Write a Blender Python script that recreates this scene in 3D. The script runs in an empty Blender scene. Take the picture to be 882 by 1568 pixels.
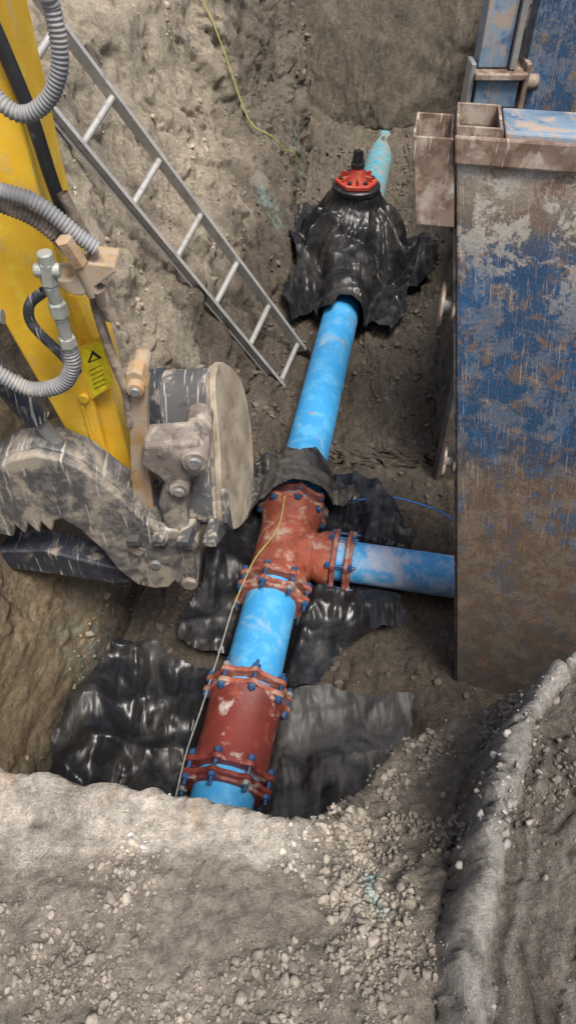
import bpy, bmesh, math, random
import numpy as np
from mathutils import Vector, Matrix
random.seed(7); rng=np.random.default_rng(7)
scene=bpy.context.scene
COL=scene.collection

# ------------------------------------------------------------------ noise
_perm=rng.permutation(256); _perm=np.concatenate([_perm,_perm,_perm])
_g=rng.normal(size=(256,3)); _g/=np.linalg.norm(_g,axis=1)[:,None]
_rt=rng.random((256,3))
def _h(ix,iy,iz):
    return _perm[(_perm[(_perm[ix&255]+iy)&255]+iz)&255]
def perlin(P):
    P=np.asarray(P,float); i=np.floor(P).astype(int); f=P-i
    w=f*f*f*(f*(f*6-15)+10)
    out=np.zeros(len(P))
    for dx in (0,1):
        wx=w[:,0] if dx else 1-w[:,0]
        for dy in (0,1):
            wy=w[:,1] if dy else 1-w[:,1]
            for dz in (0,1):
                wz=w[:,2] if dz else 1-w[:,2]
                g=_g[_h(i[:,0]+dx,i[:,1]+dy,i[:,2]+dz)]
                d=f-np.array([dx,dy,dz])
                out+=wx*wy*wz*(g*d).sum(1)
    return out*1.5
def fbm(P,o=4,ridge=False):
    P=np.asarray(P,float); a=1;s=0;t=0
    for k in range(o):
        n=perlin(P*(2**k)+k*17.3)
        if ridge: n=1-2*np.abs(n)
        s=s+a*n; t+=a; a*=.5
    return s/t
def worley(P):
    P=np.asarray(P,float); i=np.floor(P).astype(int)
    f1=np.full(len(P),9.); f2=np.full(len(P),9.); idd=np.zeros(len(P),int)
    for dx in (-1,0,1):
        for dy in (-1,0,1):
            for dz in (-1,0,1):
                h=_h(i[:,0]+dx,i[:,1]+dy,i[:,2]+dz)
                c=i+np.array([dx,dy,dz])+_rt[h]
                d=np.linalg.norm(P-c,axis=1)
                m=d<f1
                f2=np.where(m,f1,np.minimum(f2,d)); idd=np.where(m,h,idd); f1=np.where(m,d,f1)
    return f1,f2,idd
def S(t):
    t=np.clip(t,0,1); return t*t*(3-2*t)

# ------------------------------------------------------------------ materials
def newmat(name):
    m=bpy.data.materials.new(name); m.use_nodes=True
    nt=m.node_tree; b=nt.nodes["Principled BSDF"]
    return m,nt,b
def nd(nt,t,**k):
    n=nt.nodes.new(t)
    for a,v in k.items():
        try: setattr(n,a,v)
        except Exception: pass
    return n
def noise(nt,vec,scale,detail=6,rough=.6,dist=0):
    n=nd(nt,'ShaderNodeTexNoise'); n.inputs['Scale'].default_value=scale; n.inputs['Detail'].default_value=min(detail,6)
    n.inputs['Roughness'].default_value=rough; n.inputs['Distortion'].default_value=dist
    if vec is not None: nt.links.new(vec,n.inputs['Vector'])
    return n.outputs['Fac']
def ramp(nt,fac,stops):
    r=nd(nt,'ShaderNodeValToRGB'); e=r.color_ramp.elements
    while len(e)>1: e.remove(e[0])
    for k,(p,c) in enumerate(stops):
        if not hasattr(c,'__len__'): c=(c,c,c)
        if k==0: el=e[0]; el.position=p
        else: el=e.new(p)
        el.color=(*c,1)
    nt.links.new(fac,r.inputs[0]); return r.outputs[0]
def mix(nt,fac,a,b,bt='MIX'):
    m=nd(nt,'ShaderNodeMix'); m.data_type='RGBA'; m.blend_type=bt
    def put(sock,v):
        if hasattr(v,'is_output'): nt.links.new(v,sock)
        elif hasattr(v,'__len__'): sock.default_value=(*v,1)
        else: sock.default_value=v
    put(m.inputs[0],fac); put(m.inputs[6],a); put(m.inputs[7],b)
    return m.outputs[2]
def mapping(nt,vec,scale=(1,1,1),rot=(0,0,0)):
    m=nd(nt,'ShaderNodeMapping'); m.inputs['Scale'].default_value=scale; m.inputs['Rotation'].default_value=rot
    nt.links.new(vec,m.inputs['Vector']); return m.outputs[0]
def bump(nt,b,h,strength=.5,dist=.01):
    n=nd(nt,'ShaderNodeBump'); n.inputs['Strength'].default_value=strength; n.inputs['Distance'].default_value=dist
    nt.links.new(h,n.inputs['Height'])
    if b.inputs['Normal'].is_linked:
        nt.links.new(b.inputs['Normal'].links[0].from_socket,n.inputs['Normal'])
    nt.links.new(n.outputs[0],b.inputs['Normal'])
def objco(nt):
    return nd(nt,'ShaderNodeTexCoord').outputs['Object']

def dirty(name,base,mud=(.36,.32,.27),amt=.5,scale=6,rough=.45,metal=0,mud2=None,amt2=.35,soft=.06,var=.15,streak=None,scr=None,scramt=.62):
    """painted / cast surface with patches of dried mud, second stain, scratches"""
    m,nt,b=newmat(name); co=objco(nt)
    n0=noise(nt,co,scale*.5,3)
    dark=tuple(c*(1-var*2) for c in base); lite=tuple(min(1,c*(1+var)) for c in base)
    col=ramp(nt,n0,[(.3,dark),(.7,lite)])
    if mud2 is not None:
        n2=noise(nt,mapping(nt,co,(1,1,1),(1,2,.5)),scale*1.7,6,.7,.3)
        f2=ramp(nt,n2,[(1-amt2-soft,0),(1-amt2+soft,1)]); col=mix(nt,f2,col,mud2)
    v=co if streak is None else mapping(nt,co,streak)
    n1=noise(nt,v,scale,6,.68,.4)
    f1=ramp(nt,n1,[(1-amt-soft,0),(1-amt+soft,1)])
    col=mix(nt,f1,col,mud)
    if scr is not None:
        for k,rt in enumerate(((.3,.8,.4),(1.2,.1,1.9))):
            ns=noise(nt,mapping(nt,co,(30,2.0,2.0),rt),2.0,4,.6,.2)
            fs=ramp(nt,ns,[(scramt,0),(scramt+.04,1)]); col=mix(nt,fs,col,scr)
    nt.links.new(col,b.inputs['Base Color'])
    r=ramp(nt,f1,[(0,rough),(1,.9)]); nt.links.new(r,b.inputs['Roughness'])
    b.inputs['Metallic'].default_value=metal
    bump(nt,b,n1,.35,.006)
    bump(nt,b,noise(nt,co,scale*14,3,.7),.2,.003)
    return m

# ------------------------------------------------------------------ object helpers
def link(o,parent=None):
    COL.objects.link(o)
    if parent is not None: o.parent=parent
    return o
def empty(name):
    e=bpy.data.objects.new(name,None); e.empty_display_size=.1; COL.objects.link(e); return e
def mesh_obj(name,verts,faces,mat=None,parent=None,smooth=False,uv=None):
    me=bpy.data.meshes.new(name); me.from_pydata([tuple(map(float,v)) for v in verts],[],[tuple(map(int,f)) for f in faces]); me.update()
    if uv is not None:
        l=me.uv_layers.new(name="UVMap"); vi=np.zeros(len(me.loops),int); me.loops.foreach_get('vertex_index',vi)
        l.data.foreach_set('uv',np.asarray(uv)[vi].ravel())
    if mat is not None: me.materials.append(mat)
    if smooth: me.polygons.foreach_set('use_smooth',[True]*len(me.polygons))
    return link(bpy.data.objects.new(name,me),parent)
def bevel(o,w=.005,seg=2,ang=35):
    m=o.modifiers.new('b','BEVEL'); m.width=w; m.segments=seg; m.limit_method='ANGLE'; m.angle_limit=math.radians(ang)
    return o
def ext(name,O,eh,ev,n,poly,a0,a1,mat,parent,bw=.01):
    """closed profile in the plane (eh,ev) through O, extruded along n"""
    O=Vector(O);eh=Vector(eh);ev=Vector(ev);n=Vector(n)
    k=len(poly); bm=bmesh.new()
    vs=[bm.verts.new(O+eh*h+ev*v+n*a0) for h,v in poly]+[bm.verts.new(O+eh*h+ev*v+n*a1) for h,v in poly]
    bm.faces.new(vs[:k]); bm.faces.new(vs[k:][::-1])
    for i in range(k):
        j=(i+1)%k; bm.faces.new((vs[i],vs[j],vs[k+j],vs[k+i]))
    bmesh.ops.recalc_face_normals(bm,faces=bm.faces)
    me=bpy.data.meshes.new(name); bm.to_mesh(me); bm.free(); me.materials.append(mat)
    o=link(bpy.data.objects.new(name,me),parent)
    if bw: bevel(o,bw,3,30)
    return o
def prism(name,poly,y0,y1,mat,parent,bw=.01):
    return ext(name,(0,0,0),(1,0,0),(0,0,1),(0,1,0),poly,y0,y1,mat,parent,bw)
def frame(d):
    d=Vector(d).normalized(); a=Vector((0,0,1)) if abs(d.z)<.9 else Vector((0,1,0))
    r=d.cross(a).normalized(); u=r.cross(d).normalized(); return d,r,u
def lathe(name,o,d,prof,mat,parent,seg=48,closed=False,smooth=True,fn=None):
    o=Vector(o); d,r,u=frame(d); vs=[];fs=[]
    for (s,rad) in prof:
        for k in range(seg):
            a=2*math.pi*k/seg; rr=rad if fn is None else fn(s,a,rad)
            vs.append(o+d*s+(r*math.cos(a)+u*math.sin(a))*rr)
    n=len(prof)
    for i in range(n-1):
        for k in range(seg):
            j=(k+1)%seg; fs.append((i*seg+k,i*seg+j,(i+1)*seg+j,(i+1)*seg+k))
    if closed:
        fs.append(tuple(range(seg))[::-1]); fs.append(tuple((n-1)*seg+k for k in range(seg)))
    ob=mesh_obj(name,vs,fs,mat,parent,smooth)
    if smooth:
        m=ob.modifiers.new('e','EDGE_SPLIT'); m.split_angle=math.radians(40)
    return ob
def cyl(name,p0,p1,rad,mat,parent,seg=24,bw=0):
    p0=Vector(p0);p1=Vector(p1); L=(p1-p0).length
    prof=[(0,rad),(L,rad)] if not bw else [(0,rad-bw),(bw,rad),(L-bw,rad),(L,rad-bw)]
    return lathe(name,p0,p1-p0,prof,mat,parent,seg,True)
def catmull(pts,n=12,closed=False):
    P=[Vector(p) for p in pts]
    P=[P[-1]]+P+[P[0],P[1]] if closed else [P[0]*2-P[1]]+P+[P[-1]*2-P[-2]]
    out=[]
    for i in range(1,len(P)-2):
        for k in range(n):
            t=k/n; a,b,c,d=P[i-1],P[i],P[i+1],P[i+2]
            out.append(.5*((2*b)+(c-a)*t+(2*a-5*b+4*c-d)*t*t+(3*b-a-3*c+d)*t**3))
    if not closed: out.append(P[-2])
    return out
def tube(name,pts,rad,mat,parent=None,seg=10,n=12,corr=0,pitch=.012):
    C=catmull(pts,n)
    if corr:
        L=[0]
        for a,b in zip(C[:-1],C[1:]): L.append(L[-1]+(b-a).length)
        step=pitch/4; m=int(L[-1]/step); A=np.array([tuple(c) for c in C]); q=np.linspace(0,L[-1],m)
        C=[Vector((np.interp(x,L,A[:,0]),np.interp(x,L,A[:,1]),np.interp(x,L,A[:,2]))) for x in q]
    vs=[];fs=[];up=None
    for i,c in enumerate(C):
        t=(C[min(i+1,len(C)-1)]-C[max(i-1,0)]).normalized()
        if up is None: _,r,up=frame(t)
        r=t.cross(up).normalized(); up=r.cross(t).normalized()
        rr=rad*(1+corr*math.sin(i*math.pi/2)) if corr else rad
        for k in range(seg):
            a=2*math.pi*k/seg; vs.append(c+(r*math.cos(a)+up*math.sin(a))*rr)
    for i in range(len(C)-1):
        for k in range(seg):
            j=(k+1)%seg; fs.append((i*seg+k,i*seg+j,(i+1)*seg+j,(i+1)*seg+k))
    return mesh_obj(name,vs,fs,mat,parent,True)
def boxab(name,O,W,N,U,a0,a1,c0,c1,b0,b1,mat,parent,bw=.006):
    O=Vector(O);W=Vector(W);N=Vector(N);U=Vector(U)
    vs=[];uv=[]
    for b in (b0,b1):
        for c in (c0,c1):
            for a in (a0,a1):
                vs.append(O+W*a+N*c+U*b); uv.append((a+c*.7,b+c*.4))
    fs=[(0,1,3,2),(4,6,7,5),(0,4,5,1),(2,3,7,6),(0,2,6,4),(1,5,7,3)]
    o=mesh_obj(name,vs,fs,mat,parent,False,uv)
    bm=bmesh.new(); bm.from_mesh(o.data); bmesh.ops.recalc_face_normals(bm,faces=bm.faces); bm.to_mesh(o.data); bm.free()
    if bw: bevel(o,bw,2)
    return o

# ------------------------------------------------------------------ terrain
def ip(x,xs,ys): return np.interp(x,xs,ys)
def baseL(y): return ip(y,[-1,1.0,1.58,2.9,4.69,7.06,9,10.4],[-1.4,-1.4,-1.33,-.98,-.38,.06,.2,.26])
def rimL(y):  return ip(y,[-1,1.58,2.9,4.0,4.9,6,7.5,9,10.4],[-1.62,-1.55,-1.42,-1.5,-1.55,-1.5,-1.15,-.35,.1])
def baseR(y): return ip(y,[-1,1.15,1.4,4.0,4.25,6,8.1,10.4],[1.3,1.3,3.1,3.1,1.2,1.5,1.9,2.35])
def rimR(y):  return baseR(y)+ip(y,[0,4,4.3,10],[.3,.3,.35,.3])
lipx=[-3,-.66,-.43,-.2,-.02,.09,.2,.33,.49,.65,1.2,3.3]
lipY=[.635,.64,.605,.57,.535,.57,.71,.88,.96,1.0,1.05,1.05]
lipZ=[2.4,2.4,2.4,2.39,2.38,2.27,2.07,1.98,1.97,2.0,2.2,2.4]
def ridgeX(y):
    n=fbm(np.stack([y*0,y*13,y*0+3],1),3) if hasattr(y,'__len__') else 0
    return ip(y,[.1,.25,.39,.51,.65,.75,.84,.9,1.2],[.295,.305,.36,.41,.465,.52,.60,.68,.9])+.022*n
def plateau(x,y):
    ly=ip(x,lipx,lipY); lz=ip(x,lipx,lipZ)
    t=S((y-.2)/(ly-.2+1e-6)); z=2.4+(lz-2.4)*t
    xr=ridgeX(y)
    ym=ip(x,[.3,.4,.5,.6,.69,.9,1.5],[.3,.55,.77,.87,.93,1.0,1.07])+.02*fbm(np.stack([x*12,x*0,x*0+8],1),3)
    f=np.clip((x-xr+.02)/.035,0,1)*np.clip((ym+.07-y)/.10,0,1)
    mz=2.47-.028*np.clip((x-xr-.045)/.02,0,1)+.26*np.clip((x-xr-.07)/.5,0,1.5)
    z=np.where(f>0,z+(np.maximum(mz,z)-z)*f,z)
    z=np.where(y>1.6,2.4,z)
    z=z+1.3*S((rimL(y)+.1-x)/1.6)*S((y-3.6)/1.2)+.9*S((y-10.4)/1.5)+.8*S((x-rimR(y))/1.5)*S((y-4)/1)
    return z
def floorz(x,y):
    P=np.stack([x*1.1,y*.55,np.zeros_like(x)],1)
    z=.06*fbm(P+3.1,3)+.05*fbm(np.stack([x*5,y*1.4,x*0],1),3,True)
    z=z+.24*np.exp(-((x-baseL(y))/.28)**2)*S((y-2.9)/1)
    z=z+.22*np.exp(-((x-baseR(y))/.35)**2)*S((y-4.3)/.5)
    ax=-.18+.186*(y-2.24)
    z=z-.05*np.exp(-((x-ax)/.3)**2)
    z=z+.12*np.exp(-(((x-1.15)/.3)**2+((y-3.5)/.5)**2))
    z=z+.12*np.exp(-(((x-.95)/.3)**2+((y-1.9)/.3)**2))
    z=z+.42*S((y-8.9)/.8)
    return z
def height(x,y):
    ly=ip(x,lipx,lipY)+.018*fbm(np.stack([x*5,x*0,x*0+1],1),3)*(y<1.4)
    tL=(x-rimL(y))/(baseL(y)-rimL(y)); tR=(rimR(y)-x)/(rimR(y)-baseR(y))
    lb=np.maximum(ly+.3,1.05)
    tF=(y-ly)/(lb-ly); tB=(10.45-y)/.4
    t=np.clip(np.minimum(np.minimum(tL,tR),np.minimum(tF,tB)),0,1)
    prof=t+.10*np.sin(t*math.pi*2)*np.where((tL<=tR)&(tL<=tB)&(tL<=tF),1,0)*S((y-3)/2)
    return plateau(x,y)*(1-prof)+floorz(x,y)*prof, t
def seg(a,b,n): return np.linspace(a,b,n,endpoint=False)
ys=np.concatenate([-np.geomspace(80,.4,14),seg(-.3,1.10,200),seg(1.10,1.5,34),seg(1.5,10.0,400),seg(10.0,10.55,60),np.geomspace(10.55,90,22)])
rows=[]
for y in ys:
    a,b,c,d=rimL(y),baseL(y),baseR(y),rimR(y)
    ww=np.array([-80,-30,-12,-6,-4.5])
    rows.append(np.concatenate([ww,seg(-3.6,a,50),seg(a,b,140),seg(b,c,265),seg(c,d,50),seg(d,4.5,16),[4.5,6,12,30,80]]))
X=np.array(rows); Y=np.repeat(ys[:,None],X.shape[1],1)
ny,nx=X.shape
x=X.ravel(); y=Y.ravel(); z,tt=height(x,y)
P=np.stack([x,y,z],1)
def gridnorm(P):
    G=P.reshape(ny,nx,3); du=np.gradient(G,axis=1); dv=np.gradient(G,axis=0)
    n=np.cross(du,dv); n/=np.linalg.norm(n,axis=2)[...,None]+1e-9; return n.reshape(-1,3)
N=gridnorm(P)
wall=1-np.clip(N[:,2],0,1); wall=S(wall*1.6)
wall=np.maximum(wall,S((baseL(y)-.05-x)/.15)*(y>1.2))
near=(y<1.3)
Q=P.copy()
d=np.zeros(len(P))
far_=np.where(near,0.15,1)*np.where((x<-.7)&(y<3.3),.35,1)*np.where(y>9.9,.55,1)
W3=np.stack([fbm(Q*2.2+k*11,4) for k in range(3)],1)
d+=wall*far_*(.14*fbm(Q*np.array([1.3,1.0,1.0]),5)+.035*fbm(Q*np.array([3,3,1.3])+W3*.4+9,4,True))
crk=np.zeros(len(P))
for sc,am in ((1.9,.06),(5.5,.018)):
    a1,a2,ai=worley(Q*np.array([sc,sc,sc*.55])+W3*1.2)
    ed=S((a2-a1)/.2)
    d+=wall*far_*am*((_rt[ai][:,0]-.5)*2*ed)
    crk=np.maximum(crk,(1-S((a2-a1)/.06))*S((fbm(Q*1.5+sc,2)+.02)*4))
d-=wall*far_*.012*crk
d+=.030*fbm(Q*4+5,4)*np.where(near,.5,1)
d+=near*.016*fbm(Q*9+3,3,True)*(1-.7*S((x-ridgeX(y))/.03))
f1,f2,idd=worley(Q*9+fbm(Q*5,2)[:,None]*.7)
clod=np.clip(1-f1*1.35,0,1); pres=S((fbm(Q*1.7+40,2)+.25)*2.2)
lipsm=S((x+.9)/.2)*S((.10-x)/.15)*S((y-.42-.09*fbm(Q*4,3))/.07)*S((.78-y)/.05)
roughk=1-.8*lipsm
xr=ridgeX(y); mound=S((x-xr+.02)/.03)*(y<1.10)
d+=(.045*clod*pres*np.where(near,.38,1)*roughk*(1-.85*mound))*(1-.9*wall)
g1,g2,gid=worley(Q*22+fbm(Q*9,2)[:,None]*.6)
d+=.018*np.clip(1-g1*1.3,0,1)*roughk*(1-.8*mound)*np.where(near,.75,1)*(1-.8*wall)
h1,h2,hid=worley(Q*48+fbm(Q*20,2)[:,None]*.5)
d+=near*.011*np.clip(1-h1*1.2,0,1)*(1-.7*mound)*(1-.75*lipsm)
d+=.012*fbm(Q*16,3)*(1-.6*lipsm)*(1-.3*mound)
# scrape streaks follow the cut, plus cracked blocks
st=fbm(np.stack([(x-xr)*42,y*2.0,z*2],1),4)
k1,k2,ki=worley(np.stack([x*9,y*4.5,z*6],1)+W3*.5)
d+=mound*(.014*st+.022*(_rt[ki][:,1]-.5)*S((k2-k1)/.06)-.010*(1-S((k2-k1)/.05)))
small=np.clip(1-np.maximum(np.abs(x)-4,0)/4,0.1,1)
Q=Q+N*(d*small)[:,None]
ir=np.arange(ny-1)[:,None]*nx+np.arange(nx-1)[None,:]
F=np.stack([ir,ir+1,ir+nx+1,ir+nx],-1).reshape(-1,4)
me=bpy.data.meshes.new("ground")
me.vertices.add(len(Q)); me.vertices.foreach_set('co',Q.ravel())
me.loops.add(F.size); me.loops.foreach_set('vertex_index',F.ravel())
me.polygons.add(len(F)); me.polygons.foreach_set('loop_start',np.arange(0,F.size,4)); me.polygons.foreach_set('loop_total',np.full(len(F),4))
me.update(); me.validate(); me.polygons.foreach_set('use_smooth',np.ones(len(F),bool))
def C(*c): return np.array(c)[None,:]
zz=Q[:,2]
wet=C(.122,.101,.080); dry_sunlit=C(.40,.345,.265); tan=C(.35,.27,.17); backc=C(.16,.137,.107); fore=C(.285,.25,.205); pale=C(.60,.54,.455)
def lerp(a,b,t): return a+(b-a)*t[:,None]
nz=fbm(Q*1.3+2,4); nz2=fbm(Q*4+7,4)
c=lerp(wet+Q*0,dry_sunlit,S((zz-.40+nz*1.2)/1.05))  # wet floor up to dry soil, whose light tone also paints in sunlight
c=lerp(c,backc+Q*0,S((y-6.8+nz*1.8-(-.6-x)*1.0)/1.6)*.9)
c=lerp(c,wet*1.3+Q*0,S((x-baseR(y)+.1)/.2)*S((y-3.5)/.5)*.7)
lw=S((3.4-y)/.5)*S((-.75-x)/.2)*S((zz-.1)/.4); c=lerp(c,tan+Q*0,lw*.9)
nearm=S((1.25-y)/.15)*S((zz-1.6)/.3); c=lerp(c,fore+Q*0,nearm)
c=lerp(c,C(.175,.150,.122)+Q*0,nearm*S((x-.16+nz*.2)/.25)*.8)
c=lerp(c,pale+Q*0,lipsm*S((nz2+.55)/.5))
c=lerp(c,C(.50,.33,.20)+Q*0,lipsm*S((fbm(Q*np.array([9,3,3])+3,3)-.12)*6)*.65)
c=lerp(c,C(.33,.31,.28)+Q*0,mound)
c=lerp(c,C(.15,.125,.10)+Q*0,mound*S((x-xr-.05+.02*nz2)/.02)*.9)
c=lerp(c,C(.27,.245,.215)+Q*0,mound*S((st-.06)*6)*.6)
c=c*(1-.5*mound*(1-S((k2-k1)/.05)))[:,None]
c=c*(1+.50*nz2[:,None])
c=c*(1-.45*wall*crk*(1-near))[:,None]
c=c*(1+.45*(np.clip(1-g1*1.3,0,1)-.35)*(1-mound)*(1-.6*wall))[:,None]
def blob(cx,cy,cz,r,thr,col,c):
    dd=np.linalg.norm((Q-np.array([cx,cy,cz]))/np.array(r),axis=1)
    m=S((1-dd)*2)*S((fbm(Q*14+cx,3)+.05)*4); return lerp(c,C(*col)+Q*0,m*thr)
tq=(.28,.44,.41)
c=blob(.21,.42,2.3,(.06,.12,.3),.7,tq,c)
c=blob(-.10,7.0,.9,(.3,.30,.5),.5,tq,c); c=blob(.2,8.6,.7,(.3,.4,.4),.5,tq,c)
c=blob(-1.1,2.2,.5,(.3,.4,.5),.25,tq,c)
c=np.clip(c,.02,.9)
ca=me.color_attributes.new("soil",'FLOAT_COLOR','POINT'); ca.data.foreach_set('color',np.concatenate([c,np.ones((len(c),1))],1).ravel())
m,nt,b=newmat("soil"); co=objco(nt)
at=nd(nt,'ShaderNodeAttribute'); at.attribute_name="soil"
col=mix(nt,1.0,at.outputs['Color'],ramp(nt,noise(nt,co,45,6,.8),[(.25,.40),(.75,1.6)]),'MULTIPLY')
vo=nd(nt,'ShaderNodeTexVoronoi'); vo.inputs['Scale'].default_value=85; nt.links.new(co,vo.inputs['Vector'])
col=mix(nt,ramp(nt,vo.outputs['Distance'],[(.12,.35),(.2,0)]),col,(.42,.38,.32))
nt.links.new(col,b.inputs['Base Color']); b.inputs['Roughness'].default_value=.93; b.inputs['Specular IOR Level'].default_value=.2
bump(nt,b,noise(nt,co,22,6,.8),1.0,.035); bump(nt,b,noise(nt,co,150,4,.75),.8,.006)
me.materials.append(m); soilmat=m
ground=link(bpy.data.objects.new("ground",me))

# ------------------------------------------------------------------ gravel (one object)
bm=bmesh.new(); bmesh.ops.create_icosphere(bm,subdivisions=2,radius=1); bv=np.array([v.co[:] for v in bm.verts]); bf=np.array([[v.index for v in f.verts] for f in bm.faces]); bm.free()
variants=[]
for k in range(12):
    q=bv*rng.uniform(.6,1.15,3); dsp=1+.5*fbm(bv*1.3+k*7.7,2)
    q=q*dsp[:,None]
    for _ in range(7):
        n=rng.normal(size=3); n/=np.linalg.norm(n); h=rng.uniform(.35,.65); dd=q@n; q=q-np.outer(np.maximum(dd-h,0),n)
    variants.append(q)
def choose(mask,n,wts=None):
    idx=np.nonzero(mask)[0]
    w=None
    if wts is not None: w=wts[idx]; w=w/w.sum()
    return rng.choice(idx,n,p=w)
clump=np.clip(fbm(Q*4.5+11,3)+.22,.008,1)**2
parts=[]
m_near=near&(y>.08)&(zz>1.85)&(x>-.85)&(x<.8)
parts.append((choose(m_near,7500,clump*(1-.96*lipsm)*(1-.90*mound)+1e-4),.0013,.6,.010))
parts.append((choose(m_near,150,clump*(1-.95*lipsm)*(1-.98*mound)+1e-5),.006,.4,.018))
m_sl=near&(x>.05)&(x<.7)&(zz>1.3)&(y>.35)
parts.append((choose(m_sl,2600,clump*(1-.95*mound)+1e-4),.0018,.65,.015))
m_fl=(zz<.5)&(y>1.4)&(y<9.5)&(x<1.6)
parts.append((choose(m_fl,2600,clump),.005,.7,.04))
m_w=(wall>.3)&(y>3)&(zz>.3)&(x<0.3)&(x>-2.2)
parts.append((choose(m_w,900,clump),.005,.6,.035))
VS=[];FS=[];CS=[];off=0
for idx,r0,sg,rmax in parts:
    for i in idx:
        r=min(rmax*rng.uniform(.8,1.1),r0*math.exp(abs(rng.normal())*sg*1.6)*1.3)
        A=np.linalg.qr(rng.normal(size=(3,3)))[0]
        p=Q[i]+N[i]*r*.10+np.array([rng.uniform(-.006,.006),rng.uniform(-.006,.006),0])
        VS.append(variants[rng.integers(12)]@A*r+p); FS.append(bf+off); off+=len(bv)
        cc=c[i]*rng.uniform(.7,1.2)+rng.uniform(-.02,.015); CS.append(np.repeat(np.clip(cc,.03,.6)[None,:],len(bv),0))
VS=np.concatenate(VS);FS=np.concatenate(FS);CS=np.concatenate(CS)
me=bpy.data.meshes.new("gravel"); me.vertices.add(len(VS)); me.vertices.foreach_set('co',VS.ravel())
me.loops.add(FS.size); me.loops.foreach_set('vertex_index',FS.ravel()); me.polygons.add(len(FS))
me.polygons.foreach_set('loop_start',np.arange(0,FS.size,3)); me.polygons.foreach_set('loop_total',np.full(len(FS),3)); me.update()
ca=me.color_attributes.new("soil",'FLOAT_COLOR','POINT'); ca.data.foreach_set('color',np.concatenate([CS,np.ones((len(CS),1))],1).ravel())
m,nt,b=newmat("stone"); co=objco(nt); at=nd(nt,'ShaderNodeAttribute'); at.attribute_name="soil"
nt.links.new(mix(nt,1.0,at.outputs['Color'],ramp(nt,noise(nt,co,90,4,.7),[(.3,.65),(.7,1.3)]),'MULTIPLY'),b.inputs['Base Color']); b.inputs['Roughness'].default_value=.9
bump(nt,b,noise(nt,co,150,4,.7),.6,.004)
me.materials.append(m); link(bpy.data.objects.new("gravel",me))

# ------------------------------------------------------------------ pipes
AX=Vector((.183,.983,0)).normalized(); LX=Vector((.983,-.183,0))
def ax(yv,zv=.24): return Vector((-.18+.186*(yv-2.24),yv,zv))
def pipemat(name,base,mudc,amt,mud2,amt2,sc=7,brown=.3):
    m=dirty(name,base,mudc,amt,sc,.5,0,mud2,amt2,.07,.05)
    nt=m.node_tree; b=nt.nodes["Principled BSDF"]; co=objco(nt); src=b.inputs['Base Color'].links[0].from_socket
    n=noise(nt,mapping(nt,co,(1,1,1),(.4,1.1,.2)),5,6,.78,.5)
    nt.links.new(mix(nt,ramp(nt,n,[(1-brown,0),(1-brown+.04,.85)]),src,(.30,.27,.235)),b.inputs['Base Color'])
    return m
bluem=pipemat("blue_pvc",(.05,.34,.70),(.30,.44,.56),.37,(.11,.43,.74),.45,5,.40)
tealm=pipemat("teal_pvc",(.08,.32,.40),(.25,.25,.23),.48,(.14,.38,.45),.5)
whitepvc=pipemat("lateral_pvc",(.06,.36,.72),(.50,.56,.68),.48,(.16,.47,.77),.45,5,.37)
R=.1675
def pipe(name,p0,p1,r,mat):
    L=(p1-p0).length; n=max(2,int(L/.15))
    prof=[(0,r-.016)]+[(0,r)]+[(L*i/n,r) for i in range(1,n)]+[(L,r),(L,r-.016)]
    return lathe(name,p0,p1-p0,prof,mat,None,64)
pipe("blue_water_pipe",ax(1.0),ax(1.75),R,bluem)
pipe("blue_water_pipe",ax(1.78),ax(2.8),R,bluem)
pipe("blue_water_pipe",ax(3.2),ax(7.0),R,bluem)
pipe("teal_water_pipe",ax(7.4),ax(10.6),R,tealm)
TC=Vector((-.035,3.02,.24))
pipe("branch_water_pipe",TC+LX*.3,TC+LX*2.9,.139,whitepvc)
redm=dirty("red_primed_iron",(.32,.080,.042),(.38,.27,.215),.41,9,.6,0,(.18,.04,.026),.44,.07,.2)
red2=dirty("dark_red_epoxy",(.20,.036,.028),(.52,.45,.41),.38,6,.52,0,(.26,.065,.042),.4,.05,.2)
redg=dirty("red_gland_iron",(.34,.10,.065),(.37,.30,.25),.43,12,.6,0,(.20,.05,.032),.42,.06,.2)
boltm=dirty("blue_bolt_coating",(.03,.10,.24),(.30,.26,.23),.38,30,.4,.3)
steelm=dirty("galvanised_steel",(.36,.36,.36),(.33,.29,.25),.45,25,.5,.5)
def lobes(base,l,nb,rot=0):
    def f(s,a,rad):
        if rad<base*.8: return rad
        cc=math.cos(nb*(a+rot)); return rad+l*max(0,cc)**1.2
    return f
def joint(parent,c,d,r_in,r_out,nb=8,gap=.075,rot=.2,mat=redg):
    d=Vector(d).normalized()
    fn=lobes(r_out,.03,nb,rot)
    lathe("flange",c-d*.015,d,[(0,r_in+.01),(.002,r_out-.004),(.006,r_out),(.028,r_out),(.032,r_out-.004),(.034,r_in)],mat,parent,96,False,True,fn)
    lathe("gland",c+d*gap,d,[(-.004,r_in),(0,r_out-.004),(.004,r_out),(.022,r_out),(.027,r_out-.006),(.03,r_in+.035),(.045,r_in+.028),(.048,r_in)],mat,parent,96,False,True,fn)
    _,r,u=frame(d)
    for k in range(nb):
        a=2*math.pi*k/nb-rot; p=c+(r*math.cos(a)+u*math.sin(a))*(r_out+.004)
        e=rng.uniform(-.015,.015)
        cyl("bolt",p-d*.05,p+d*(gap+.085+e),.0105,boltm,parent,10)
        lathe("nut",p+d*(gap+.028),d,[(0,.021),(.003,.024),(.022,.024),(.026,.019)],boltm if k%3 else steelm,parent,6,True,False)
        lathe("bolt_head",p-d*.042,d,[(0,.019),(.003,.023),(.026,.023)],boltm,parent,6,True,False)
tee=empty("pipe_tee_fitting")
p0=ax(2.72);p1=ax(3.36);L=(p1-p0).length
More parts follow.
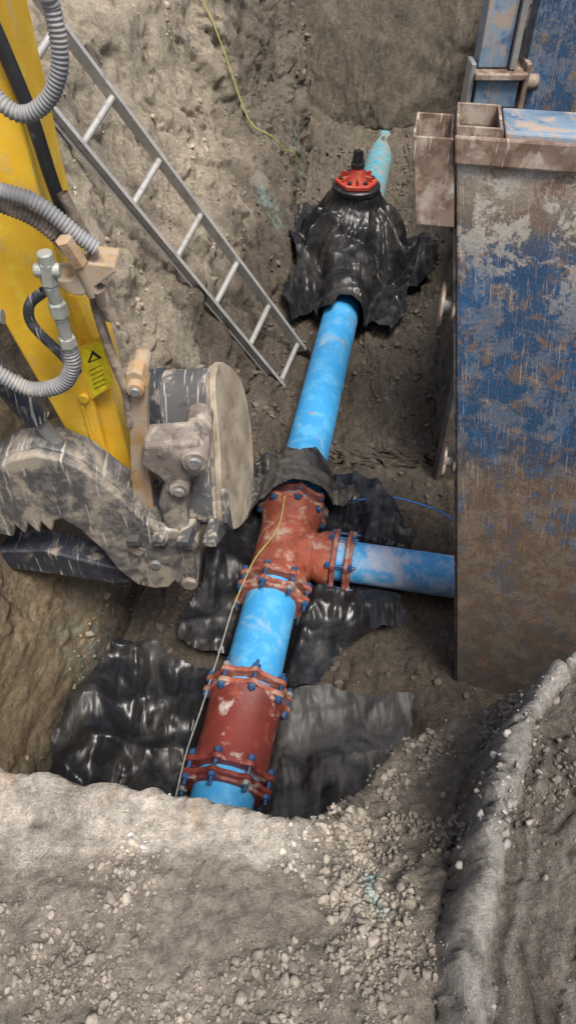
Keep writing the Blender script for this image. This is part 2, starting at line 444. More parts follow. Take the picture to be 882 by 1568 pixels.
lathe("run_body",p0,p1-p0,[(0,.215),(.05,.215),(.08,.20),(.14,.19),(L/2,.187),(L-.14,.19),(L-.08,.20),(L-.05,.215),(L,.215)],redm,tee,64)
lathe("branch_body",TC,LX,[(.05,.16),(.19,.158),(.23,.165),(.27,.182),(.33,.186)],redm,tee,64)
lathe("branch_collar",TC,LX,[(.12,.16),(.185,.176),(.2,.176),(.215,.16)],redm,tee,64)
joint(tee,p0,-AX,R,.222,8); joint(tee,p1,AX,R,.222,8)
joint(tee,TC+LX*.35,LX,.139,.190,6,.075,rot=.35)
cpl=empty("pipe_coupling"); p0=ax(1.50);p1=ax(1.93);L=(p1-p0).length
lathe("sleeve",p0,p1-p0,[(0,.222),(.03,.219),(.06,.206),(L/2,.202),(L-.06,.206),(L-.03,.219),(L,.222)],red2,cpl,64)
joint(cpl,p0,-AX,R,.228,8,.06,mat=red2); joint(cpl,p1,AX,R,.228,8,.06,mat=redg)

# ------------------------------------------------------------------ plastic sheets
def plastic(name,dust=.35,dcol=(.12,.12,.12),rough=.3,base=(.013,.013,.014)):
    m,nt,b=newmat(name); co=objco(nt); n=noise(nt,co,2.5,6,.72,.6)
    f=ramp(nt,n,[(1-dust-.14,0),(1-dust+.18,1)])
    nt.links.new(mix(nt,f,base,dcol),b.inputs['Base Color'])
    nt.links.new(ramp(nt,f,[(0,rough),(1,.62)]),b.inputs['Roughness']); b.inputs['Specular IOR Level'].default_value=.45
    for rt,sc,am,ds in (((0,0,.6),(5,1.2,3),.45,.025),((0,0,-.9),(9,2.2,5),.45,.012)):
        nn=noise(nt,mapping(nt,co,sc,rt),1.2,2,.45,.6)
        s1=nd(nt,'ShaderNodeMath',operation='SUBTRACT'); nt.links.new(nn,s1.inputs[0]); s1.inputs[1].default_value=.5
        s2=nd(nt,'ShaderNodeMath',operation='ABSOLUTE'); nt.links.new(s1.outputs[0],s2.inputs[0])
        bump(nt,b,s2.outputs[0],am,ds*3)
    return m
pl_black=plastic("black_polythene",.38,(.075,.072,.068),.30); pl_grey=plastic("dusty_polythene",.50,(.14,.135,.127),.38); pl_mud=plastic("muddy_polythene",.46,(.17,.15,.13),.34,(.025,.025,.025))
def inpoly(px,py,poly):
    r=np.zeros(len(px),bool); n=len(poly)
    for i in range(n):
        x0,y0=poly[i]; x1,y1=poly[(i+1)%n]
        cnd=((y0>py)!=(y1>py))&(px<(x1-x0)*(py-y0)/(y1-y0+1e-12)+x0); r^=cnd
    return r
def sheet(name,poly,zf,mat,res=.013,seed=0,wob=.03):
    poly=np.array(poly); lo=poly.min(0)-.05; hi=poly.max(0)+.05
    gx=np.arange(lo[0],hi[0],res); gy=np.arange(lo[1],hi[1],res); GX,GY=np.meshgrid(gx,gy)
    px=GX.ravel();py=GY.ravel(); P3=np.stack([px,py,px*0+seed],1)
    wx=px+wob*fbm(P3*3,2); wy=py+wob*fbm(P3*3+50,2)
    ins=inpoly(wx,wy,poly); z=zf(px,py,P3)
    n=GX.shape[1]; ir=np.arange(GX.shape[0]-1)[:,None]*n+np.arange(n-1)[None,:]
    F=np.stack([ir,ir+1,ir+n+1,ir+n],-1).reshape(-1,4); F=F[ins[F].all(1)]
    used=np.unique(F); mp=np.zeros(len(px),int); mp[used]=np.arange(len(used))
    V=np.stack([px,py,z],1)[used]
    return mesh_obj(name,V,mp[F],mat,None,True)
def rg(p,k=1.6,e=2):
    n=np.abs(perlin(p)); return (1-np.minimum(n*k,1))**e
def crumple(P3,amp,f=2.2,an=(1,1)):
    """thin film: broad swells, long straight pulled folds, medium wrinkles"""
    q=P3*np.array([an[0],an[1],1])*f
    w=np.stack([fbm(q*.6+3,1),fbm(q*.6+30,1),q[:,0]*0],1)
    tf=0
    for k in range(5):
        th=.3+1.27*k; cx,cy=math.cos(th),math.sin(th)
        uu=(P3[:,0]*cx+P3[:,1]*cy)*f*(1.5+.5*(k%3)); vv=(-P3[:,0]*cy+P3[:,1]*cx)*f*.22
        tf=tf+rg(np.stack([uu+w[:,0]*.4,vv,P3[:,2]+k*5],1),1.3,1.5)*S((perlin(P3*1.3+k*9)+.08)*3)
    return amp*(.30+.50*fbm(q*.9+4,1)+.30*rg(q+w*.5)+.45*tf+.20*rg(q*2.3+w*.8+9)*S((perlin(P3*2)+.3)*2)+.07*rg(q*5+w))
def zf_tee(px,py,P3):
    axx=-.18+.186*(py-2.24); dd=np.abs(px-axx)*.983
    z=floorz(px,py)*.8+.06+crumple(P3,.095,2.0)
    z=np.where((dd<.26),np.minimum(z,.05+.16*S((dd-.12)/.14)),z)
    lat=np.abs((px-TC.x)*.183+(py-TC.y)*.983); z=np.where((px>.05)&(lat<.2),np.minimum(z,.07+.1*S((lat-.1)/.1)),z)
    return z+.06*S((dd-.45)/.2)
sheet("plastic_sheet",[(-.30,3.60),(-.53,3.33),(-.60,2.8),(-.72,2.40),(-.5,2.29),(-.3,2.25),(-.04,2.08),(.16,2.06),(.37,2.30),(.76,2.52),(.66,2.86),(.88,3.2),(.78,3.5),(.54,3.84),(.30,3.9),(0,3.75)],zf_tee,pl_black,seed=1,wob=.06)
def zf_L(px,py,P3):
    axx=-.18+.186*(py-2.24); dd=np.abs(px-axx)
    z=floorz(px,py)*.8+.06+crumple(P3,.14,1.9,(1,.8))+.12*S((-.85-px)/.3)
    return np.where(dd<.26,np.minimum(z,.04+.12*S((dd-.12)/.14)),z)
sheet("plastic_sheet",[(-1.02,2.30),(-.85,2.27),(-.48,2.2),(-.2,1.95),(-.2,1.1),(-.55,1.1),(-.82,1.2),(-1.26,1.4),(-1.28,1.7),(-1.16,2.0)],zf_L,pl_black,seed=4,wob=.06)
def zf_R(px,py,P3):
    axx=-.18+.186*(py-2.24); dd=np.abs(px-axx)
    z=floorz(px,py)*.8+.09+crumple(P3,.11,1.6,(1.2,.7))
    return np.where(dd<.26,np.minimum(z,.04+.14*S((dd-.12)/.14)),z)
sheet("plastic_sheet",[(-.25,1.96),(-.02,2.03),(.23,2.03),(.45,1.97),(.72,1.95),(.68,1.7),(.6,1.35),(.5,1.1),(0,1.0),(-.3,1.1)],zf_R,pl_grey,seed=9,wob=.04)
def zf_V(px,py,P3):
    al=(px-.526)*.183+(py-6.03)*.983; axx=-.18+.186*(py-2.24); sd_=(px-axx)*.983; dd=np.abs(sd_)
    fl=floorz(px,py)+.06+crumple(P3,.13,1.8)
    rr=.20+.06*S((al+.1)/.8)+.012*np.sin(al*22+sd_*9)+.025*rg(np.stack([al*3+sd_*3,sd_*2-al,al*0],1))
    top=.24+np.sqrt(np.maximum(rr*rr-dd*dd,0))
    side=.24-(dd-rr)*(1.1+.5*np.sin(al*7+1)); ridge=np.where(dd<rr,top,np.maximum(side,0))
    vx,vy=.70,7.18; dx=px-vx; dy=py-vy; r=np.hypot(dx,dy); a=np.arctan2(dy,dx)
    k=S((r-.16)/.25); ph=1.4*fbm(P3*1.6,2)
    ca_=np.stack([np.cos(a)*1.3,np.sin(a)*1.3,a*0+3],1)
    f5=1-np.abs(np.sin(a*4+ph*2)); f11=1-np.abs(np.sin(a*9.5+ph*3+r*2))
    fold=1-k*(.22*f5+.12*f11-.13+.40*fbm(ca_,2))
    rc=r*fold
    # neck tied under the flange, bag bulges over the bonnet then hangs down
    cone=np.interp(rc,[0,.2,.235,.25,.30,.40,.50,.60,.74,.95],[.93,.92,.86,.76,.68,.60,.47,.28,.10,0])
    z=np.maximum(np.maximum(ridge,cone),fl)
    return z+crumple(P3+3,.085,3.0)*S((.9-z)/.3)*S((z-fl)/.08)-.03
sheet("plastic_pipe_wrap",[(.27,6.0),(.02,5.70),(-.08,6.0),(.10,6.5),(.0,7.0),(.12,7.8),(.5,8.05),(1.0,7.95),(1.38,7.5),(1.60,6.95),(1.44,6.5),(1.2,6.35),(1.14,5.9),(.94,5.60),(.80,5.80),(.70,5.72),(.50,5.80),(.38,5.70),(.30,5.85)],zf_V,pl_black,res=.011,seed=2,wob=.10)
def zf_C(px,py,P3):
    al=(py-3.4); axx=-.18+.186*(py-2.24); sd_=(px-axx)*.983; dd=np.abs(sd_)
    fl=floorz(px,py)+.10+crumple(P3,.13,2.6)
    rr=.262-.07*S((al-.08)/.35)+.02*rg(np.stack([al*5+sd_*2,sd_*5-al*2,al*0+4],1))
    ridge=np.where(dd<rr,.24+np.sqrt(np.maximum(rr*rr-dd*dd,0)),np.maximum(.24-(dd-rr)*np.where(sd_<0,.8,1.6),0))
    return np.maximum(ridge,fl)+crumple(P3+7,.035,4.0)
sheet("plastic_sheet",[(-.42,3.25),(-.46,3.5),(-.36,3.62),(-.2,3.84),(-.02,3.90),(.08,3.78),(.20,3.84),(.33,3.74),(.40,3.58),(.50,3.46),(.40,3.36),(.22,3.42),(.05,3.39),(-.08,3.34),(-.20,3.26),(-.30,3.15)],zf_C,pl_mud,res=.009,seed=6,wob=.05)

# ------------------------------------------------------------------ gate valve
gv=empty("gate_valve"); vc=Vector((.68,7.17,0))
blk=dirty("black_rubber",(.02,.02,.022),(.12,.11,.10),.35,12,.4)
vred=dirty("red_valve_iron",(.40,.05,.027),(.35,.2,.15),.38,14,.5)
UP=Vector((0,0,1))
lathe("body",vc,UP,[(.1,.2),(.7,.2),(.9,.2)],blk,gv,32)
lathe("lower_flange",vc,UP,[(.86,.14),(.865,.235),(.875,.24),(.915,.24),(.925,.23),(.93,.12)],blk,gv,48)
lathe("bonnet_flange",vc,UP,[(.93,.17),(.935,.195),(.965,.195),(.972,.185),(.975,.09),(.985,.075)],vred,gv,48,False,True,lobes(.195,.015,6))
lathe("bonnet",vc,UP,[(.97,.12),(1.0,.10),(1.04,.075),(1.09,.06),(1.1,.0)],vred,gv,32)
for k in range(6):
    a=k*math.pi/3; p=vc+Vector((math.cos(a),math.sin(a),0))*.155
    lathe("nut",p+UP*.965,UP,[(0,.024),(.03,.024),(.034,.016)],blk,gv,6,True,False)
    a+=math.pi/6; o=boxab("rib",vc+UP*.97,(math.cos(a),math.sin(a),0),(-math.sin(a),math.cos(a),0),(0,0,1),.05,.17,-.01,.01,0,.05,vred,gv,.004)
lathe("stem_collar",vc,UP,[(1.09,.068),(1.125,.068),(1.13,.03)],blk,gv,24,True)
lathe("operating_nut",vc,UP,[(1.13,.058),(1.24,.045),(1.245,.03)],blk,gv,4,True,False)

# ------------------------------------------------------------------ ladder
alu=dirty("aluminium",(.50,.49,.47),(.38,.34,.29),.42,8,.45,.4,(.28,.26,.24),.38,.08,.1)
ld=empty("ladder")
A0=Vector((-.07,5.0,.13)); A1=Vector((-1.07,4.85,1.77)); B0=Vector((.083,5.46,.21)); B1=Vector((-.92,5.27,1.9))
D=(A1-A0)/4; DB=(B1-B0)/4
def rail(nm,p0,dv,inner):
    d=dv.normalized(); L=dv.length*7.6; r=Vector(inner).normalized(); n=d.cross(r).normalized(); r=n.cross(d).normalized()
    st_=p0-d*.12
    boxab(nm+"_web",st_,r,n,d,0,.006,-.042,.042,0,L,alu,ld,.001)
    boxab(nm+"_flange_top",st_,r,n,d,.0062,.032,.036,.042,0,L,alu,ld,.001)
    boxab(nm+"_flange_bottom",st_,r,n,d,.0062,.032,-.042,-.036,0,L,alu,ld,.001)
    boxab(nm+"_foot",st_,r,n,d,-.006,.038,-.046,.046,-.05,.03,blk,ld,.004)
Rg=(B0-A0)
rail("rail_near",A0,D,-Rg); rail("rail_far",B0,DB,Rg)
for k in range(8):
    p=A0+D*k; q=B0+DB*k
    cyl(f"rung_{k+1}",p-(q-p).normalized()*.012,q+(q-p).normalized()*.012,.024,alu,ld,12)
    for e,s_ in ((p,-1),(q,1)): cyl("rung_end",e+(q-p).normalized()*s_*.002,e+(q-p).normalized()*s_*.016,.03,alu,ld,14)

# ------------------------------------------------------------------ trench shield
ts=empty("trench_shield")
def shieldmat(name):
    m,nt,b=newmat(name); uvn=nd(nt,'ShaderNodeUVMap'); uv=uvn.outputs[0]
    sp=nd(nt,'ShaderNodeSeparateXYZ'); nt.links.new(uv,sp.inputs[0])
    n0=noise(nt,uv,2.2,5,.65,.5)
    ad=nd(nt,'ShaderNodeMath',operation='MULTIPLY_ADD'); nt.links.new(n0,ad.inputs[0]); ad.inputs[1].default_value=.5
    nt.links.new(sp.outputs[1],ad.inputs[2])
    dv=nd(nt,'ShaderNodeMath',operation='DIVIDE'); nt.links.new(ad.outputs[0],dv.inputs[0]); dv.inputs[1].default_value=3.8
    hgt=dv.outputs[0]   # b=0 -> .07 ; b=3.14 -> .89
    blue=(.028,.072,.145); rust=(.17,.105,.068); brown=(.125,.095,.073); grey=(.10,.088,.078); tanr=(.30,.245,.19)
    basec=ramp(nt,hgt,[(.12,grey),(.30,brown),(.52,(.14,.10,.075)),(.56,(.055,.07,.105)),(.60,blue),(.80,blue),(.83,(.13,.11,.09)),(.87,tanr)])  # lower grey and brown paint in the pit's shadow along with rust
    n1=noise(nt,uv,9,6,.78,.6); col=mix(nt,ramp(nt,n1,[(.53,0),(.58,.85)]),basec,rust)
    n4=noise(nt,mapping(nt,uv,(1,.5,1)),6,6,.8,.3)
    zone=ramp(nt,hgt,[(.30,.15),(.50,.6),(.78,.6),(.84,.1)]); f4=mix(nt,1.0,ramp(nt,n4,[(.54,0),(.56,1)]),zone,'MULTIPLY')
    col=mix(nt,f4,col,(.026,.11,.24))
    for rt,sc,th,cc in (((0,0,.12),(50,3.5,1),.69,(.36,.25,.17)),((0,0,1.45),(80,2.5,1),.61,(.38,.26,.17)),((0,0,1.72),(110,3,1),.62,(.44,.37,.29)),((0,0,.7),(80,5,1),.65,(.38,.29,.21)),((0,0,-.5),(60,4,1),.65,(.34,.29,.24)),((0,0,-1.1),(90,4,1),.62,(.05,.045,.05)),((0,0,1.2),(95,4,1),.63,(.40,.25,.15))):
        ns=noise(nt,mapping(nt,uv,sc,rt),1.6,4,.75,.35); z2=ramp(nt,hgt,[(.3,.2),(.52,.9),(.8,.9),(.95,.6)])
        fs=mix(nt,1.0,ramp(nt,ns,[(th,0),(th+.035,1)]),z2,'MULTIPLY'); col=mix(nt,fs,col,cc)
    n5=noise(nt,uv,5.5,6,.8,.2); z5=ramp(nt,hgt,[(.2,.12),(.74,.2),(.84,1)]); f5=mix(nt,1.0,ramp(nt,n5,[(.50,0),(.54,1)]),z5,'MULTIPLY')
    col=mix(nt,f5,col,(.40,.365,.31))
    n6=noise(nt,uv,90,4,.7); col=mix(nt,1.0,col,ramp(nt,n6,[(.3,.7),(.7,1.3)]),'MULTIPLY')
    nt.links.new(col,b.inputs['Base Color'])
    nt.links.new(ramp(nt,n1,[(.4,.45),(.65,.8)]),b.inputs['Roughness'])
    bump(nt,b,n1,.35,.006); bump(nt,b,n6,.3,.003)
    return m
shm=shieldmat("scratched_blue_steel")
rusty=dirty("rusty_tan_steel",(.28,.20,.15),(.40,.35,.29),.43,9,.6,.05,(.14,.085,.058),.47,.06,.2,scr=(.5,.42,.34),scramt=.66)
darkst=dirty("dark_brown_steel",(.05,.035,.028),(.12,.09,.07),.4,9,.7)  # near-black brown for the bottoms of the open tubes
lblue=dirty("worn_light_blue_steel",(.19,.28,.37),(.38,.30,.23),.45,8,.5,.05,(.07,.13,.24),.4,.06,.15,scr=(.42,.28,.18))
O=Vector((1.04,2.10,-.02)); U=Vector((-.155,.113,.981)); W=Vector((.983,-.183,0)); NN=Vector((.183,.983,-.085)).normalized()
BT=3.14
boxab("panel",O,W,NN,U,0,2.0,0,.19,-.05,BT,shm,ts,.008)
boxab("top_rail",O,W,NN,U,-.006,2.0,-.022,-.001,BT-.045,BT+.045,rusty,ts,.008)
def opentube(nm,a0,a1,c0,c1,b0,b1,th,mat):
    boxab(nm+"_front",O,W,NN,U,a0,a1,c0,c0+th,b0,b1,mat,ts,.003)
    boxab(nm+"_back",O,W,NN,U,a0,a1,c1-th,c1,b0,b1,mat,ts,.003)
    boxab(nm+"_left",O,W,NN,U,a0+.001,a0+th,c0+th,c1-th,b0,b1-.001,mat,ts,.0)
    boxab(nm+"_right",O,W,NN,U,a1-th,a1-.001,c0+th,c1-th,b0,b1-.001,mat,ts,.0)
opentube("sleeve",-.142,-.008,.0,.30,BT-.26,BT+.03,.010,rusty)
opentube("post_socket",.0,.15,.002,.30,BT+.0,BT+.07,.010,rusty)
boxab("sleeve_bottom",O,W,NN,U,-.13,-.02,.012,.288,BT-.25,BT-.24,darkst,ts,0)
boxab("socket_bottom",O,W,NN,U,.012,.14,.012,.288,BT+.001,BT+.004,darkst,ts,0)
boxab("top_plate",O,W,NN,U,.155,2.0,.0,.30,BT+.001,BT+.062,lblue,ts,.008)
boxab("edge_channel",O,W,NN,U,-.012,-.001,.02,.17,-.02,BT-.27,rusty,ts,.003)
for bb in (1.78,2.55):
    c_=O+U*bb+NN*.07
    cyl("pin",c_-W*.012,c_-W*.055,.03,steelm,ts,20)
    cyl("pin_collar",c_-W*.052,c_-W*.066,.085,rusty,ts,32,.004)
    cyl("pin_base",c_-W*.001,c_-W*.02,.06,rusty,ts,32,.004)
X1=Vector((1,0,0));Y1=Vector((0,1,0));Z1=Vector((0,0,1))
OF=Vector((0,3.85,0))
boxab("rear_panel",OF+Vector((0,0,.6)),X1,Y1,Z1,1.13,3.0,0,.12,-.55,3.1,shm,ts,.008)
boxab("rear_post",OF,X1,Y1,Z1,.90,1.04,-.02,.10,2.90,4.0,lblue,ts,.006)
boxab("rear_post_edge",OF,X1,Y1,Z1,1.045,1.075,-.05,.10,2.90,4.0,steelm,ts,.004)
boxab("rear_bracket",OF,X1,Y1,Z1,.90,1.10,-.06,.12,2.74,2.885,lblue,ts,.006)
boxab("rear_bracket_rim",OF,X1,Y1,Z1,.88,1.13,-.09,.13,2.865,2.895,rusty,ts,.006)
boxab("rear_lug",OF,X1,Y1,Z1,.86,.885,-.06,.06,2.72,2.93,steelm,ts,.006)
boxab("rear_lug",OF,X1,Y1,Z1,1.12,1.145,-.06,.06,2.72,2.93,rusty,ts,.006)
cyl("rear_pin",OF+Vector((1.14,-.02,2.84)),OF+Vector((1.20,-.02,2.84)),.035,rusty,ts,20,.004)

# ------------------------------------------------------------------ excavator
ex=empty("excavator")
yel=dirty("yellow_paint",(.84,.50,.04),(.46,.38,.25),.35,5,.36,0,(.86,.62,.07),.4,.10,.08,scr=(.45,.36,.22),scramt=.68)
muddyy=dirty("muddy_yellow_steel",(.48,.30,.13),(.38,.31,.235),.52,8,.6,0,(.24,.155,.10),.42,.08,.15)
gst=dirty("worn_grey_steel",(.12,.12,.125),(.42,.375,.31),.43,8,.5,.15,(.06,.065,.08),.38,.05,.15,scr=(.50,.47,.42),scramt=.63)
tanst=dirty("clay_caked_steel",(.31,.255,.185),(.42,.365,.285),.46,5,.8,0,(.16,.14,.115),.41,.08,.2,scr=(.14,.12,.105),scramt=.65)
lnk=dirty("clay_smeared_link",(.23,.195,.165),(.41,.36,.295),.44,11,.6,0,(.095,.085,.08),.43,.07,.15)
thm=dirty("scuffed_thumb_steel",(.11,.11,.115),(.36,.315,.25),.46,8,.5,.1,(.21,.20,.19),.44,.07,.15,scr=(.46,.43,.38),scramt=.62)
drk=dirty("dark_blue_black_steel",(.045,.05,.065),(.34,.30,.25),.38,7,.5,.15,(.10,.10,.11),.4,.06,.15,scr=(.42,.4,.36),scramt=.63)
hose=dirty("grey_hose",(.25,.25,.255),(.38,.35,.31),.42,10,.6)
hoseb=dirty("brown_hose",(.18,.14,.11),(.34,.28,.22),.48,14,.7)
fit=dirty("zinc_fitting",(.46,.48,.43),(.40,.36,.30),.40,25,.4,.4)
prism("stick",[(-.75,1.50),(-.785,1.9),(-.785,2.9),(-.77,5.4),(-1.4,5.4),(-1.18,3.19),(-1.05,2.6),(-.94,2.05),(-.885,1.72),(-.82,1.56)],2.25,2.58,yel,ex,.012)
prism("stick_side_plate",[(-.70,1.52),(-.72,2.35),(-.76,2.62),(-.80,2.62),(-.80,1.9),(-.765,1.50)],2.30,2.52,yel,ex,.01)
prism("stick_wear_strip",[(-.83,1.62),(-.835,2.15),(-.825,2.15),(-.815,1.62)],2.238,2.249,yel,ex,.003)
cyl("tip_boss",(-.745,2.22,1.56),(-.745,2.62,1.56),.075,muddyy,ex,32,.008)
prism("boom",[(-1.0,5.0),(-.9,5.6),(-3.2,6.6),(-5,5.4),(-5,4.9),(-3.3,5.9)],2.15,2.65,yel,ex,.02)
prism("link_arm",[(-.61,2.33),(-.60,2.385),(-.57,2.40),(-.54,2.385),(-.525,2.33),(-.55,2.19),(-.585,1.91),(-.60,1.62),(-.64,1.55),(-.69,1.57),(-.67,1.83),(-.63,2.12)],2.14,2.22,muddyy,ex,.006)
prism("bucket_hanger",[(-.57,2.10),(-.36,2.12),(-.33,2.04),(-.34,1.93),(-.41,1.90),(-.44,1.79),(-.44,1.60),(-.40,1.50),(-.43,1.40),(-.50,1.36),(-.54,1.53),(-.555,1.75),(-.51,1.88),(-.54,1.93),(-.60,1.98)],2.06,2.20,lnk,ex,.02)
for (px,pz,r,y0) in ((-.57,2.33,.035,2.11),(-.37,2.035,.055,2.03),(-.45,1.87,.042,2.03),(-.45,1.53,.05,2.03)):
    cyl("pin_boss",(px,y0,pz),(px,2.34,pz),r,lnk if r>.036 else muddyy,ex,28,.006)
    cyl("pin",(px,y0-.012,pz),(px,y0+.01,pz),r*.55,steelm,ex,20,.004)
rr_=Vector((1,0,0)); kk=Vector((0,-.669,.743)); uu_=Vector((0,.743,.669))
n_=(rr_*.97+kk*.24).normalized(); eh=(kk*.97-rr_*.24).normalized(); ev=uu_
BC=Vector((-.288,2.40,1.785))
D0=[(.10,.36,0),(-.05,.355,0),(-.18,.31,0),(-.28,.2,0),(-.34,.05,0),(-.36,-.10,0),(-.33,-.24,0),(-.24,-.33,0),(-.12,-.375,0),(.02,-.38,0),(.10,-.34,0),(.13,-.22,0),(.16,.0,0),(.2,.15,0),(.21,.27,0),(.17,.34,0)]
DP=[(v.x,v.y) for v in catmull(D0,4,True)]
ext("bucket_end_plate",BC,eh,ev,n_,DP,.0,.03,tanst,ex,.006)
ext("bucket_end_plate",BC,eh,ev,n_,DP,-.43,-.40,tanst,ex,.006)
ext("bucket_shell",BC,eh,ev,n_,[(a*.94,b_*.94) for a,b_ in DP],-.40,.0,gst,ex,.0)
ext("bucket_wear_band",BC,eh,ev,n_,[(a*.975,b_*.975) for a,b_ in DP],-.30,-.23,drk,ex,.004)
ext("bucket_edge_weld",BC,eh,ev,n_,[(a*.965,b_*.965) for a,b_ in DP],-.02,-.0,lnk,ex,.004)
ext("bucket_side_cutter",BC,eh,ev,n_,[(.02,-.385),(.115,-.35),(.15,-.2),(.10,-.2),(.05,-.33)],.031,.05,gst,ex,.004)
for k in range(4):
    a0=-.40+k*.12; ext("bucket_tooth",BC,eh,ev,n_,[(.0,-.36),(.10,-.33),(.19,-.43),(.165,-.455),(.03,-.40)],a0,a0+.055,gst,ex,.006)
T1=[(-1.45,1.78),(-1.33,1.88),(-1.18,1.98),(-1.11,2.03),(-1.0,2.06),(-.91,2.03),(-.83,1.98),(-.72,1.83),(-.62,1.65),(-.57,1.61),(-.49,1.60),(-.45,1.53),(-.435,1.40),(-.435,1.26),(-.45,1.17),(-.48,1.14),(-.52,1.15),(-.545,1.22),(-.58,1.17),(-.65,1.16),(-.73,1.19),(-.80,1.30),(-.85,1.46),(-.92,1.60),(-.98,1.67),(-1.02,1.66),(-1.05,1.58),(-1.08,1.65),(-1.11,1.57),(-1.14,1.645),(-1.17,1.565),(-1.20,1.63),(-1.23,1.55),(-1.28,1.57),(-1.39,1.48),(-1.57,1.35)]
prism("thumb_plate",T1,2.05,2.10,thm,ex,.012)
prism("thumb_back",[(-1.45,1.79),(-1.33,1.89),(-1.18,1.985),(-1.11,2.035),(-1.0,2.065),(-.91,2.035),(-.83,1.985),(-.72,1.835),(-.62,1.655),(-.56,1.60),(-.58,1.52),(-.66,1.55),(-.76,1.72),(-.86,1.87),(-1.0,1.94),(-1.11,1.92),(-1.3,1.76),(-1.45,1.64)],2.1,2.24,thm,ex,.012)
prism("thumb_cross_bar",[(-1.5,1.36),(-1.16,1.37),(-.79,1.21),(-.69,1.13),(-.86,1.10),(-1.22,1.20),(-1.5,1.25)],2.12,2.26,drk,ex,.012)
cyl("thumb_pivot",(-.475,2.03,1.215),(-.475,2.26,1.215),.04,lnk,ex,24,.006)
ext("thumb_cast_mark",(-.70,2.044,1.47),(.8,0,-.6),(.6,0,.8),(0,1,0),[(-.045,-.028),(.045,-.028),(.045,.028),(-.045,.028)],0,.006,lnk,ex,.002)
cyl("thumb_pad_pin",(-.62,2.035,1.36),(-.62,2.06,1.36),.026,steelm,ex,20,.004)
cyl("thumb_ram",(-1.30,2.16,3.0),(-.99,2.16,2.15),.055,drk,ex,24,.006)
cyl("thumb_ram_rod",(-1.02,2.16,2.22),(-.93,2.16,1.99),.03,steelm,ex,20)
cyl("side_boss",(-.815,2.232,2.19),(-.815,2.25,2.19),.022,yel,ex,20,.004)
def plain(name,colr,r=.5):
    m,nt,b=newmat(name); co=objco(nt); n=noise(nt,co,30,3)
    nt.links.new(ramp(nt,n,[(.3,tuple(v*.6 for v in colr)),(.7,colr)]),b.inputs['Base Color']); b.inputs['Roughness'].default_value=r; return m
dm=plain("warning_label_yellow",(.88,.72,.03),.35); blackm=plain("label_ink",(.02,.02,.02))
mesh_obj("warning_label",[(-.785,2.244,2.415),(-.69,2.244,2.47),(-.69,2.244,2.26),(-.775,2.244,2.19)],[(0,1,2,3)],dm,ex)
prism("label_backing",[(-.80,2.42),(-.685,2.48),(-.685,2.25),(-.79,2.18)],2.246,2.2495,yel,ex,0)
mesh_obj("label_triangle",[(-.765,2.242,2.36),(-.735,2.242,2.42),(-.705,2.242,2.385)],[(0,1,2)],blackm,ex)
mesh_obj("label_triangle_inner",[(-.751,2.240,2.372),(-.735,2.240,2.402),(-.720,2.240,2.384)],[(0,1,2)],dm,ex)
for k in range(5):
    zc=2.335-.022*k; mesh_obj("label_text",[(-.765,2.242,zc-.012),(-.712,2.242,zc+.016),(-.712,2.242,zc+.019),(-.765,2.242,zc-.009)],[(0,1,2,3)],blackm,ex)
def yp(pts,y): return [(a,y,b_) for a,b_ in pts]
tube("corrugated_hose",[(-.60,2.1,3.75),(-.56,2.0,3.60),(-.554,2.0,3.55),(-.555,2.0,3.48),(-.568,2.0,3.42),(-.612,2.0,3.355),(-.679,2.0,3.32),(-.735,2.0,3.35),(-.80,2.03,3.45)],.021,hose,ex,14,10,.10,.011)
tube("corrugated_hose",yp([(-.95,3.13),(-.88,3.09),(-.76,3.05),(-.69,2.99),(-.645,2.94),(-.60,2.90)],2.1),.024,hose,ex,14,10,.10,.012)
tube("corrugated_hose",yp([(-.95,3.05),(-.86,3.02),(-.78,2.98),(-.72,2.92),(-.68,2.86)],2.13),.023,hoseb,ex,14,10,.10,.012)
tube("corrugated_hose",yp([(-.75,2.57),(-.755,2.49),(-.81,2.41),(-.92,2.385),(-1.02,2.45),(-1.12,2.55)],2.05),.028,hose,ex,14,10,.10,.013)
tube("supply_hose",yp([(-.68,3.05),(-.66,2.98),(-.62,2.83),(-.655,2.69),(-.64,2.47),(-.615,2.30),(-.625,2.13)],2.15),.018,hoseb,ex)
tube("supply_hose",yp([(-.80,2.75),(-.86,2.70),(-.87,2.62),(-.80,2.50),(-.76,2.42)],2.10),.018,drk,ex)
tube("grease_line",yp([(-.80,3.55),(-.77,3.41),(-.74,3.24),(-.725,3.06),(-.705,2.91)],2.22),.022,blk,ex)
prism("valve_bracket",[(-.78,2.80),(-.70,2.745),(-.67,2.745),(-.545,2.83),(-.55,2.85),(-.63,2.86),(-.70,2.80)],2.08,2.20,muddyy,ex,.006)
for (p,q,r) in (((-.735,2.02,2.90),(-.745,2.02,2.82),.028),((-.745,2.02,2.82),(-.742,2.03,2.74),.021),((-.742,2.03,2.755),(-.742,2.03,2.70),.031),((-.742,2.03,2.70),(-.745,2.04,2.56),.021),((-.745,2.04,2.62),(-.746,2.04,2.575),.030),((-.78,2.02,2.87),(-.70,2.02,2.87),.022),((-.735,2.02,2.93),(-.735,2.02,2.89),.025)):
    lathe("hose_fitting",p,Vector(q)-Vector(p),[(0,r*.85),(.006,r),((Vector(q)-Vector(p)).length-.006,r),((Vector(q)-Vector(p)).length,r*.85)],fit,ex,6 if r>.025 else 16,True,False)
cyl("hose_fitting",(-.68,2.06,2.95),(-.655,2.08,2.86),.028,muddyy,ex,6)
cyl("hose_fitting",(-.655,2.08,2.87),(-.64,2.10,2.74),.022,muddyy,ex,16)
cyl("hose_fitting",(-.62,2.10,2.76),(-.60,2.12,2.64),.026,hoseb,ex,16)
cyl("hose_fitting",(-1.02,2.03,2.70),(-.93,2.03,2.70),.024,fit,ex,16)

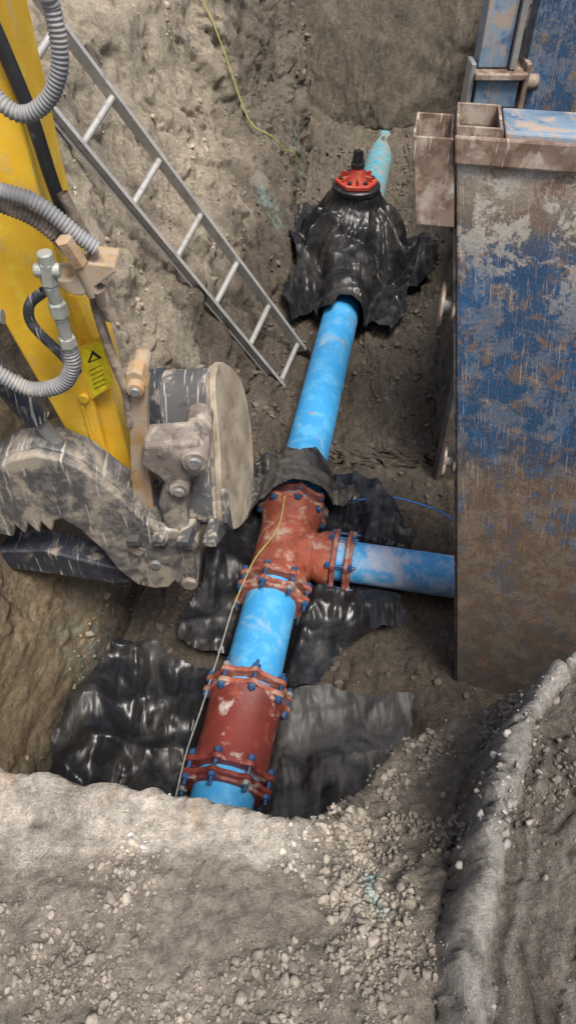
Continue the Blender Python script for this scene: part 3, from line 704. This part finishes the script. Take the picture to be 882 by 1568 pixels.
# ------------------------------------------------------------------ wires
yw=plain("yellow_cord",(.52,.46,.14)); bw_=plain("blue_cord",(.03,.20,.65)); gw=plain("pale_grey_wire",(.42,.41,.36))
tube("tracer_wire",[(-.02,3.30,.50),(-.07,3.04,.46),(-.22,2.78,.44),(-.34,2.48,.36)],.0042,yw,None,6)
tube("tracer_wire",[(-.34,2.48,.36),(-.41,2.2,.30),(-.48,1.85,.32),(-.53,1.55,.40),(-.56,1.3,.42)],.0042,gw,None,6)
tube("blue_cord",[(.15,3.62,.47),(.27,3.5,.40),(.40,3.45,.30),(.56,3.51,.24),(.75,3.55,.22),(.93,3.49,.22),(1.08,3.39,.24),(1.18,3.22,.3)],.006,bw_,None,6)
from mathutils.bvhtree import BVHTree
dg=bpy.context.evaluated_depsgraph_get(); bvh=BVHTree.FromObject(ground,dg)
key=[(-1.35,6.6),(-1.45,7.0),(-1.35,7.5),(-1.1,7.9),(-.85,8.0),(-.55,7.9),(-.35,7.8),(-.1,8.0),(.05,8.3),(.18,8.5)]
pts=[]
for v in catmull([(a,b_,0) for a,b_ in key],5):
    h=bvh.ray_cast(Vector((v.x,v.y,6)),Vector((0,0,-1)))
    if h[0]: pts.append(h[0]+h[1]*.02)
for _ in range(3): pts=[(pts[max(i-1,0)]+pts[i]+pts[min(i+1,len(pts)-1)])/3+Vector((.004,0,.012)) for i in range(len(pts))]
tube("yellow_string",pts,.007,plain("yellow_string_fibre",(.55,.50,.13)),None,6,4)

# ------------------------------------------------------------------ light, camera
w=bpy.data.worlds.new("World"); scene.world=w; w.use_nodes=True; nt=w.node_tree
sky=nt.nodes.new('ShaderNodeTexSky'); sky.sky_type='NISHITA'; sky.sun_disc=False
el=math.radians(66); az=math.radians(150)
sky.sun_elevation=el; sky.sun_rotation=az; sky.air_density=1.0; sky.dust_density=4.0; sky.ozone_density=.5
nt.links.new(sky.outputs[0],nt.nodes['Background'].inputs[0]); nt.nodes['Background'].inputs[1].default_value=.15
sd=bpy.data.lights.new("sun",'SUN'); sd.energy=4.2; sd.angle=math.radians(20); sd.color=(1,.955,.885)
so=bpy.data.objects.new("sun",sd); link(so)
dirv=Vector((math.sin(az)*math.cos(el),math.cos(az)*math.cos(el),math.sin(el)))
so.rotation_euler=dirv.to_track_quat('Z','Y').to_euler()
cd=bpy.data.cameras.new("camera"); cam=bpy.data.objects.new("camera",cd); link(cam)
cam.location=(0,0,4.0); cam.rotation_euler=(math.radians(42),0,0)
cd.sensor_fit='VERTICAL'; cd.sensor_height=36; cd.sensor_width=36; cd.lens=25.0; cd.clip_start=.02; cd.clip_end=500
scene.camera=cam
scene.view_settings.view_transform='Standard'; scene.view_settings.look='None'; scene.view_settings.exposure=0
